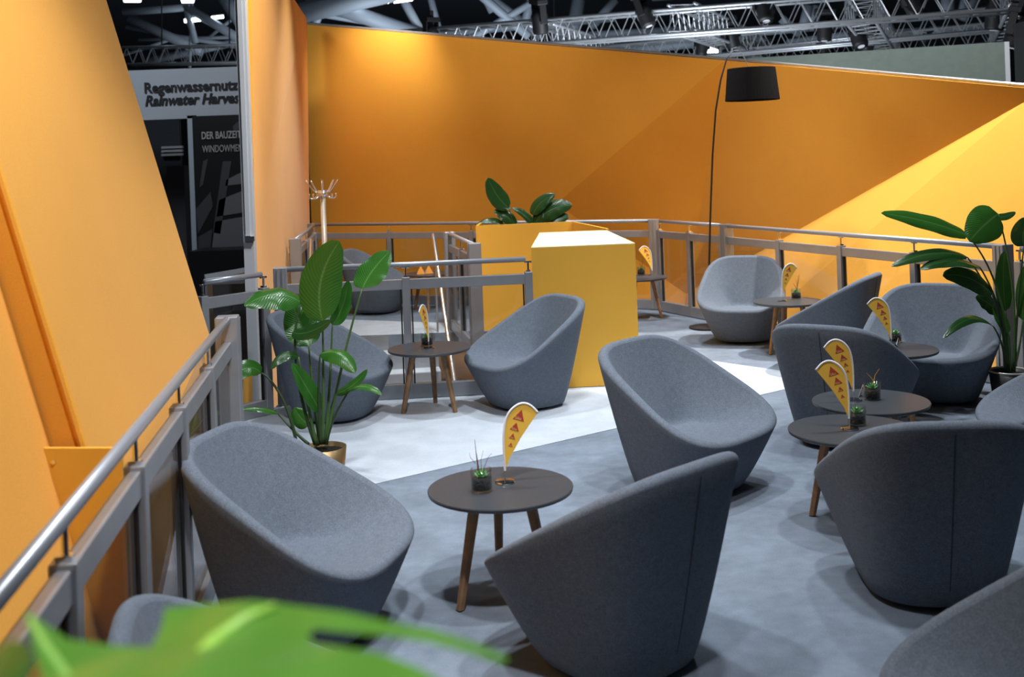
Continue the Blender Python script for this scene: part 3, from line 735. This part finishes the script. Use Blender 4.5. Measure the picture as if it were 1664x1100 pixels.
b2 = at(1640, 602, z)
plant('potted_banana_plant', 'green banana leaved plant in a pale rimmed pot at the right edge', Vector((b2.x, b2.y, 0)), 0, (.14, max(.2, b2.z), M['pot_dark'], M['pot_grey']), P2, 0)
z = 13.25
S3 = lambda dx=0: at(858 + dx, 450, z)
P3 = [
 dict(p=px_(z, (827, 338), (806, 322), (793, 289)), w=.24, n=(.3, -.9, .2), f=.15, m='leaf_dark', s=[S3(-4), at(836, 372, z)], sm='stem_dark'),
 dict(p=px_(z, (838, 366), (822, 346), (803, 342)), w=.17, n=(0, -.8, .6), f=.1, m='leaf_dark', s=[S3(-3), at(845, 390, z)], sm='stem_dark'),
 dict(p=px_(z, (832, 340), (815, 332), (804, 336)), w=.06, n=(0, -.6, .7), f=.1, m='leaf_dark'),
 dict(p=px_(z, (818, 364), (800, 350), (772, 366)), w=.10, n=(0, -.6, .8), f=.1, m='leaf_dark', s=[S3(-8), at(835, 385, z)], sm='stem_dark'),
 dict(p=px_(z, (866, 350), (872, 328), (902, 315)), w=.17, n=(-.3, -.9, .3), f=.15, m='leaf_dark', s=[S3(2), at(862, 375, z)], sm='stem_dark'),
 dict(p=px_(z, (872, 362), (892, 332), (930, 334)), w=.24, n=(-.1, -.95, .3), f=.1, m='leaf_dark', s=[S3(5), at(868, 385, z)], wv=.03, sm='stem_dark'),
 dict(p=px_(z, (866, 366), (856, 345), (832, 338)), w=.10, n=(.2, -.9, .4), f=.2, m='leaf_dark', s=[S3(0), at(862, 385, z)], sm='stem_dark'),
 dict(p=px_(z, (868, 372), (872, 352), (884, 345)), w=.15, n=(-.2, -.9, .3), f=.2, m='leaf_dark', s=[S3(3), at(866, 390, z)], sm='stem_dark'),
 dict(p=px_(z, (880, 368), (905, 352), (925, 352)), w=.16, n=(-.2, -.9, .3), f=.2, m='leaf_dark', s=[S3(6), at(872, 390, z)], sm='stem_dark'),
]
b3 = at(858, 452, z)
plant('potted_banana_plant', 'dark green plant rising behind the yellow planter wall', Vector((b3.x, b3.y, 0)), 0, (.16, b3.z, M['pot_dark'], None), P3, 0)

# blurred foreground plant: one large split leaf, a smaller one at its left, stalks and pot
fb = Vector((-.30, .95, 0))
fgp = thing('potted_split_leaf_plant', 'blurred bright green split leaf plant in the near foreground', 'plant', fb)
def fg(px, py, lift=0):
    t = (1180 - py) / 210.0                       # the blade recedes and rises a little from the stalk to its far edge
    zz = .74 + .22 * t + .05 * math.sin(px / 140.0)
    return at(px, py, zz) - fb
outl = [(60, 1185), (70, 1110), (40, 992), (70, 1012), (110, 1038), (180, 1048), (245, 1052), (262, 1020), (268, 988), (330, 982), (410, 975), (480, 984), (560, 994), (640, 1012), (705, 1024), (770, 1044), (826, 1068), (818, 1078), (760, 1060), (700, 1044), (640, 1034), (590, 1030), (545, 1026), (512, 1022), (500, 1034), (512, 1046), (560, 1052), (620, 1062), (680, 1084), (740, 1120), (780, 1185)]
bm = bmesh.new(); vs = [bm.verts.new(fg(*p)) for p in outl]; f = bm.faces.new(vs)
bmesh.ops.triangulate(bm, faces=[f]); bmesh.ops.subdivide_edges(bm, edges=bm.edges[:], cuts=1, use_grid_fill=True)
uvl = bm.loops.layers.uv.new('UVMap')
for f in bm.faces:
    for l in f.loops: l[uvl].uv = (.75, l.vert.co.x * .6)
obj('leaf', bm, M['leaf_near'], fgp, True)
rib = [fg(260, 1180), fg(300, 1110), fg(350, 1050), fg(400, 1012), fg(450, 988)]
rib = [p + Vector((0, -.002, .003)) for p in rib]
r_ = obj('midrib', tube(rib, [.009, .009, .008, .006, .003], 8), mat('pale_leaf_rib', (.4, .72, .1), .4), fgp, True); r_['label'] = 'pale yellow green midrib'
r_ = obj('side_rib', tube([p + Vector((0, -.002, .002)) for p in (fg(150, 1180), fg(115, 1110), fg(80, 1060), fg(50, 1010))], .004, 6), mat('pale_side_rib', (.3, .6, .12), .4), fgp, True)
obj('leaf', leaf_bm([at(-40, 1150, .7) - fb, at(-10, 1090, .74) - fb, at(14, 1040, .8) - fb], .05, (0, -.5, .8), .1), M['leaf'], fgp, True)
obj('stem', tube(smooth_path([Vector((0, 0, .3)), Vector((0, -.05, .9)), fg(240, 1250), fg(260, 1180)], 12), .008, 8), M['stem'], fgp, True)
obj('stem', tube(smooth_path([Vector((-.02, 0, .3)), Vector((-.06, -.05, .9)), at(-40, 1150, .7) - fb], 12), .006, 8), M['stem'], fgp, True)
pot(fgp, .16, .32, M['pot_dark'], None)

# ------------------------------------------------------------------ hall beyond: sign booth at left
ZB = 16.0
def hv(px, py, z=ZB): return at(px, py, z)
def tag_box(name, label, cat, p_tl, p_br, z, depth, m, parent=None, bottom=None):
    a, b = at(*p_tl, z), at(*p_br, z)
    zb = bottom if bottom is not None else b.z
    o = obj(name, box(a.x, b.x, z, z + depth, zb, a.z), m, parent)
    if parent is None: tag(o, label, cat)
    return o
def lettering(s, px, py, z, hpx, wpx, m, parent, bold=0.0, shear=0.0):
    me = text_mesh(s, 1.0, bold, .004, 1.0, shear); me.materials.append(m)
    xs = [v.co.x for v in me.vertices]; ys = [v.co.y for v in me.vertices]
    a = at(px, py, z); sx = wpx * z / F / (max(xs) - min(xs)); sy = hpx * z / F / .72
    o = bpy.data.objects.new('lettering', me); C.objects.link(o); o.parent = parent
    for v in me.vertices: v.co.x = (v.co.x - min(xs)) * sx; v.co.y *= sy
    o.matrix_local = Matrix.Translation(a - parent.location) @ Matrix.Rotation(math.radians(90), 4, 'X')
    return o
fa = thing('booth_fascia', 'pale blue grey booth sign board with dark bold lettering beyond the left panels', 'sign', (0, 0, 0))
a, b = hv(120, 118), hv(480, 186)
obj('board', box(a.x, b.x, ZB, ZB + .15, b.z, a.z), M['sign'], fa)
lettering('Regenwassernutzung', 235, 151, ZB - .01, 17, 183, M['sign_dark'], fa, .032)
lettering('Rainwater Harvesting', 236, 172, ZB - .01, 17, 186, M['sign_dark'], fa, .032, .25)
tag(obj('booth_column', box(hv(297, 0).x, hv(312, 0).x, ZB, ZB + .15, -1.2, hv(300, 188).z), M['sign']), 'pale blue grey booth column under the sign board', 'column')
po = thing('poster_panel', 'black poster panel with grey shapes and pale lettering under the sign board', 'poster', (0, 0, 0))
a, b = hv(312, 189, 15.9), hv(470, 407, 15.9)
obj('panel', box(a.x, b.x, 15.9, 15.98, b.z, a.z), M['poster'], po)
lettering('DER BAUZEIT', 328, 226, 15.89, 12, 64, M['poster_text'], po, .015)
lettering('WINDOWMEN', 329, 248, 15.89, 12, 65, M['poster_text'], po, -.004)
for pg, m in [([(368, 292), (396, 278), (398, 298), (366, 302)], 'poster_grey'), ([(356, 325), (394, 310), (396, 345), (352, 352)], 'poster_grey'), ([(350, 360), (396, 352), (396, 402), (344, 405)], 'poster_grey'), ([(318, 340), (342, 312), (346, 335), (322, 380)], 'poster_mid'), ([(362, 262), (376, 262), (358, 380), (346, 378)], 'poster_mid'), ([(378, 205), (390, 195), (394, 206), (380, 214)], 'poster_mid'), ([(322, 385), (345, 372), (342, 405), (322, 405)], 'poster_mid'), ([(330, 262), (338, 258), (330, 300), (324, 305)], 'poster_mid')]:
    obj('printed_shape', slab([hv(x, y, 15.893) for x, y in pg], .006, (0, -1, 0)), M[m], po)
tag(obj('display_podium', box(hv(318, 0).x, hv(480, 0).x, 15.2, 15.85, -1.2, hv(330, 408, 15.2).z), M['poster']), 'black podium under the black poster', 'podium')
tag_box('booth_back_wall', 'dark booth interior wall left of the pale column', 'wall', (150, 186), (300, 440), 18.0, .1, M['hall_dark'], bottom=-1.2)
for yy in (238, 244, 250):
    a, b = hv(262, yy, 17.9), hv(296, yy + 2.5, 17.9)
    tag(obj('wall_slat', box(a.x, b.x, 17.9, 17.98, b.z, a.z), M['poster_text']), 'pale horizontal slat in the dark booth interior', 'slat', 'pale slats in the booth interior')
a, b = hv(270, 270, 17.5), hv(300, 300, 17.5)
tag(obj('display_box', box(a.x, b.x, 17.5, 17.95, -1.2, a.z), M['poster_mid']), 'dark grey display box inside the booth', 'box')
a, b = hv(325, 438, 13.6), hv(420, 470, 13.6)
tag(obj('grey_plinth', slab([hv(332, 446, 12.6), hv(402, 434, 13.9), hv(402, 442, 12.9), hv(336, 455, 12.2)], 1.6, (0, 0, 1)), M['sign']), 'pale grey plinth on the hall floor behind the left handrail', 'plinth')
a, b = hv(345, 458, 11.3), hv(402, 520, 11.3)
tag(obj('hall_counter', box(a.x, b.x, 11.3, 11.8, -1.19, hv(360, 462, 11.3).z), M['poster_grey']), 'dark blue grey counter on the hall floor behind the short railing', 'counter')
a, b = hv(396, 608, 8.9), hv(411, 690, 8.9)
tag(obj('yellow_board', slab([hv(395, 612, 9.0), hv(409, 600, 9.2), hv(409, 700, 9.2), hv(395, 700, 9.0)], .03, (0, -1, 0)), M['board']), 'small bright yellow board seen low behind the left corner post', 'board')

# olive partition and black louvre block at right rear
a, b = at(1180, 97, 18.5), at(1632, 68, 17.0); 
pw = thing('partition_wall', 'olive grey cloth partition standing beyond the rear wall at right', 'partition', (a.x, a.y, -1.2))
pa = Vector((a.x, a.y, -1.2))
obj('cloth_panel', slab([Vector((0, 0, a.z + 1.2)), b - pa, Vector((b.x, b.y, -1.2)) - pa, Vector((0, 0, 0))], .1, (0, -1, 0)), M['olive'], pw)
a2_ = at(1640, 67.5, 16.98)
obj('edge_strip', slab([b - pa, a2_ - pa, Vector((a2_.x, a2_.y, -1.2)) - pa, Vector((b.x, b.y, -1.2)) - pa], .1, (0, -1, 0)), M['white'], pw)
lv = thing('louvred_block', 'tall black louvred block at the right edge beside the olive partition', 'loudspeaker', (0, 0, 0))
a, b = at(1644, 40, 16.8), at(1720, 200, 16.2)
obj('housing', box(a.x, b.x, 16.25, 16.75, -1.2, a.z), M['black'], lv)
for k in range(14):
    zz = a.z - .08 - k * .09
    obj('louvre', box(a.x, b.x, 16.18, 16.26, zz - .02, zz), M['louvre'], lv)

# ------------------------------------------------------------------ lighting trusses
def truss(label, p0, p1, s=.4, bays=None, m='truss'):
    p0, p1 = Vector(p0), Vector(p1); d = (p1 - p0); L = d.length; d.normalize()
    t = thing('lighting_truss', label, 'truss', p0, 0, 'aluminium lighting trusses')
    side = d.cross(Vector((0, 0, 1))).normalized(); up = side.cross(d).normalized()
    cs_ = [side * (a * s / 2) + up * (b * s / 2) for a in (-1, 1) for b in (-1, 1)]
    for c_ in cs_: obj('chord', tube([c_, c_ + d * L], .036, 8), M[m], t, True)
    n = bays or int(L / (s * .95)); bm = bmesh.new()
    for i in range(n):
        f0, f1 = d * (L * i / n), d * (L * (i + 1) / n); fm = (f0 + f1) / 2
        for u_, v_ in ((0, 1), (2, 3), (0, 2), (1, 3)):
            add_tube(bm, [cs_[u_] + f0, cs_[v_] + fm], .0095, 5, False); add_tube(bm, [cs_[v_] + fm, cs_[u_] + f1], .0095, 5, False)
    obj('lattice', bm, M[m], t)
    return t
def TL(px, py, z): return at(px, py, z)
truss('front aluminium lighting truss crossing the upper right above the rear wall', TL(640, 72, 23.0), TL(1720, -10, 18.6), .46)
truss('second aluminium lighting truss running behind the front one at upper right', TL(985, 92, 26.0), TL(1720, 22, 21.5), .44)
truss('third aluminium lighting truss low above the olive partition', TL(1050, 112, 29), TL(1640, 52, 24), .44)
truss('cross truss linking the front and second trusses above the arc lamp', TL(1108, 28, 20.9), TL(1240, 82, 30), .5)
truss('cross truss linking the trusses at the upper right', TL(1395, 8, 19.9), TL(1446, 86, 27), .5)
truss('cross truss rising out of frame at the far upper right', TL(1668, -20, 18.4), TL(1628, 62, 24.0), .5)
truss('cross truss dropping behind the rear wall at upper middle', TL(880, 60, 22.6), TL(1010, 92, 30), .5)
truss('dark distant lighting truss above the sign board at left', TL(205, 92, 30), TL(400, 88, 28.5), .45)
# ------------------------------------------------------------------ stage spotlights
def make_spot():
    t = thing('stage_spotlight', '', 'spotlight')
    obj('clamp', box(-.05, .05, -.04, .04, .36, .5, .01), M['black'], t)
    bm = bmesh.new(); add_box(bm, -.2, .2, -.1, .1, .26, .36, None, .02); obj('base_box', bm, M['black'], t)
    for x in (-.19, .16): obj('yoke_arm', box(x, x + .03, -.06, .06, -.06, .27, .008), M['black'], t)
    h = obj('head', lathe([(0, -.24), (.12, -.24), (.135, -.2), (.135, .02), (.15, .06), (.1, .17), (0, .19)], 24), M['black'], t, True)
    obj('lens', lathe([(0, -.246), (.06, -.246), (.06, -.238), (0, -.238)], 20), M['lens'], t)
    return t
spots = [
 ('stage spotlight hanging on the front truss above the middle of the rear wall', 877, 32, 21.4, .95), ('stage spotlight hanging on the front truss right of the middle one', 1047, 22, 20.8, .9), ('stage spotlight cluster on the front truss above the lamp arc', 1242, 14, 20.2, .9),
 ('stage spotlight on the second truss above the arc lamp top', 1187, 58, 24, .95), ('small stage spotlight left of the lit lamp strip', 1141, 74, 24.5, .8), ('stage spotlight just behind the top of the lamp arc', 1182, 92, 25, .8),
 ('stage spotlight on the second truss at upper right', 1340, 46, 22.5, .9), ('stage spotlight hung by the cross truss at upper right', 1393, 56, 22, .95), ('stage spotlight low above the olive partition left', 1342, 84, 26.5, .8), ('stage spotlight low beside the cross truss foot', 1408, 76, 24, .9),
 ('stage spotlight silhouette above the olive partition right', 1503, 70, 25.2, .8), ('stage spotlight cut by the top edge at right', 1478, 2, 19.4, .9), ('dark stage spotlight on the second truss near the right edge', 1618, 22, 21, 1.1), ('stage spotlight at the left end of the front truss', 700, 56, 22.3, .8), ('stage spotlight above the black louvred block', 1650, 52, 17.6, .9),
]
sp0 = make_spot()
for i, (lab, px, py, zz, s) in enumerate(spots):
    o = sp0 if i == 0 else copy_tree(sp0)
    p = at(px, py, zz); o.location = p; o.scale = (s * 1.2,) * 3; o.rotation_euler = (random.uniform(-.4, .4), random.uniform(-.3, .3), random.uniform(0, 3))
    tag(o, lab, 'spotlight', 'stage spotlights on the trusses')

# ------------------------------------------------------------------ hall roof
struct('ceiling', slab([(-60, 10, 11.0), (60, 10, 11.0), (60, 110, 11.0), (-60, 110, 11.0)], .2, (0, 0, -1)), M['roof'], 'dark corrugated roof deck of the exhibition hall')
struct('wall_hall', box(-60, 60, 108, 108.3, -1.2, 11), M['hall_dark'], 'far dark wall of the exhibition hall')
def girder(label, pts_list, r):
    t = thing('roof_girder', label, 'girder', (0, 0, 0), 0, 'grey tubular roof girders')
    for (x0, y0), (x1, y1), z0, z1, rr in pts_list:
        obj('tube_member', tube([at(x0, y0, z0), at(x1, y1, z1)], rr, 10), M['steel'], t, True)
girder('tubular roof girder with diagonal members above the left end of the rear wall', [((720, -60), (860, 60), 40, 40, .16), ((905, -20), (745, 75), 40, 40, .13), ((762, -30), (880, 60), 46, 46, .2), ((640, -30), (688, 60), 38, 38, .16), ((690, -40), (716, 60), 44, 44, .14), ((500, 20), (690, 52), 36, 40, .10), ((508, 50), (525, 5), 36, 36, .14), ((540, 10), (690, 60), 36, 38, .26), ((868, -20), (850, 50), 44, 44, .18), ((640, 62), (1000, 30), 46, 46, .14), ((800, 20), (775, -30), 42, 42, .14)], .2)
girder('tubular roof girder behind the trusses at upper right', [((900, 60), (1160, 45), 50, 48, .16), ((1000, 84), (1170, 66), 46, 44, .2), ((1280, 70), (1440, 48), 44, 42, .16), ((1305, 50), (1315, 10), 42, 42, .22), ((1320, 50), (1326, 10), 42, 42, .22), ((1270, 30), (1300, 55), 42, 42, .18), ((1540, 28), (1540, -10), 40, 40, .24), ((1560, 30), (1570, -10), 40, 40, .16), ((1590, -10), (1562, 32), 40, 40, .18), ((1420, 34), (1664, 16), 42, 40, .14), ((1240, 52), (1420, 36), 42, 42, .14), ((1400, 60), (1664, 40), 44, 42, .2), ((1060, -5), (1400, -30), 50, 48, .2), ((960, 45), (1000, 0), 50, 50, .2), ((940, 0), (930, 60), 48, 48, .3)], .2)
girder('dark tubular roof girder seen between the left panels', [((200, 20), (310, 12), 34, 34, .12), ((300, 10), (400, 70), 34, 34, .14), ((205, 45), (400, 78), 38, 38, .08), ((210, 30), (330, 85), 36, 36, .16), ((300, 5), (318, 70), 34, 34, .1), ((240, 100), (400, 65), 40, 40, .14), ((360, -10), (400, 50), 36, 36, .22), ((225, 65), (400, 60), 42, 42, .07), ((200, 90), (290, 60), 40, 40, .06), ((340, 60), (385, 25), 40, 40, .07), ((312, 0), (308, 110), 34, 34, .05)], .2)
girder('heavy grey roof beam above the left end of the rear wall top', [((488, 22), (640, -14), 33, 33, .32), ((500, 4), (620, -30), 34, 34, .3)], .3)
for lab, a, b, zz, r in [('long white lamp tube in the dark roof at upper left', (300, 34), (330, 31), 34, .06), ('short white lamp tube at upper left beside the edge post', (344, 29), (363, 27), 34, .05), ('bright lamp cut by the top edge at left', (202, -1), (228, -1), 30, .08), ('bright round lamp cut by the top edge over the girder joint', (296, -1), (314, -1), 30, .1),
                         ('white lamp strip at the top edge above the rear wall', (555, 6), (600, -1), 36, .06), ('second white lamp strip at the top edge above the rear wall', (612, 6), (632, 3), 36, .05), ('third white lamp strip at the top edge above the rear wall', (640, 3), (670, -1), 36, .05), ('bright lamp strip between the spotlights above the arc lamp', (1150, 81), (1168, 80), 27, .08)]:
    t = thing('hall_lamp', lab, 'lamp', at(*a, zz), 0, 'white hall lamps')
    A_, B_ = at(*a, zz), at(*b, zz)
    obj('lamp_tube', tube([Vector((0, 0, 0)), B_ - A_], r, 8), M['lamp'], t)
    obj('housing', tube([Vector((0, .05, r * 1.3)), B_ - A_ + Vector((0, .05, r * 1.3))], r * .8, 6), M['hall_dark'], t)
for lab, px, y0, y1, zz in [('dark cable holding the left end of the distant truss above the sign board', 262, -130, 86, 29.6), ('dark cable holding the right end of the distant truss above the sign board', 372, -130, 84, 28.8), ('red chain hoist above the middle spotlight', 877, -30, 12, 21.6), ('thin black cable hanging from the roof right of the middle', 900, -30, 40, 26), ('red hoist strap behind the front truss', 1095, 52, 66, 27)]:
    tag(obj('hoist_chain', tube([at(px, y0, zz), at(px + 1, y1, zz)], .02, 6), M['red' if 'red' in lab else 'black']), lab, 'chain', 'hoist chains in the roof')
# unseen area lights added to brighten the roof, trusses and sign booth
def area(name, loc, target, energy, size, col=(.85, .93, 1)):
    d = bpy.data.lights.new(name, 'AREA'); d.energy = energy; d.size = size; d.color = col
    o = bpy.data.objects.new(name, d); C.objects.link(o); o.location = loc
    o.rotation_euler = (Vector(target) - Vector(loc)).to_track_quat('-Z', 'Y').to_euler()
area('hall_fill_light', (-6, 12, 6.5), (-4.5, 16, 1.5), 120, 1.5)
area('hall_fill_light', (0, 32, 1.0), (0, 44, 9), 1000, 5)
area('hall_fill_light', (3, 18.6, -.4), (4, 24, 5), 850, 3)
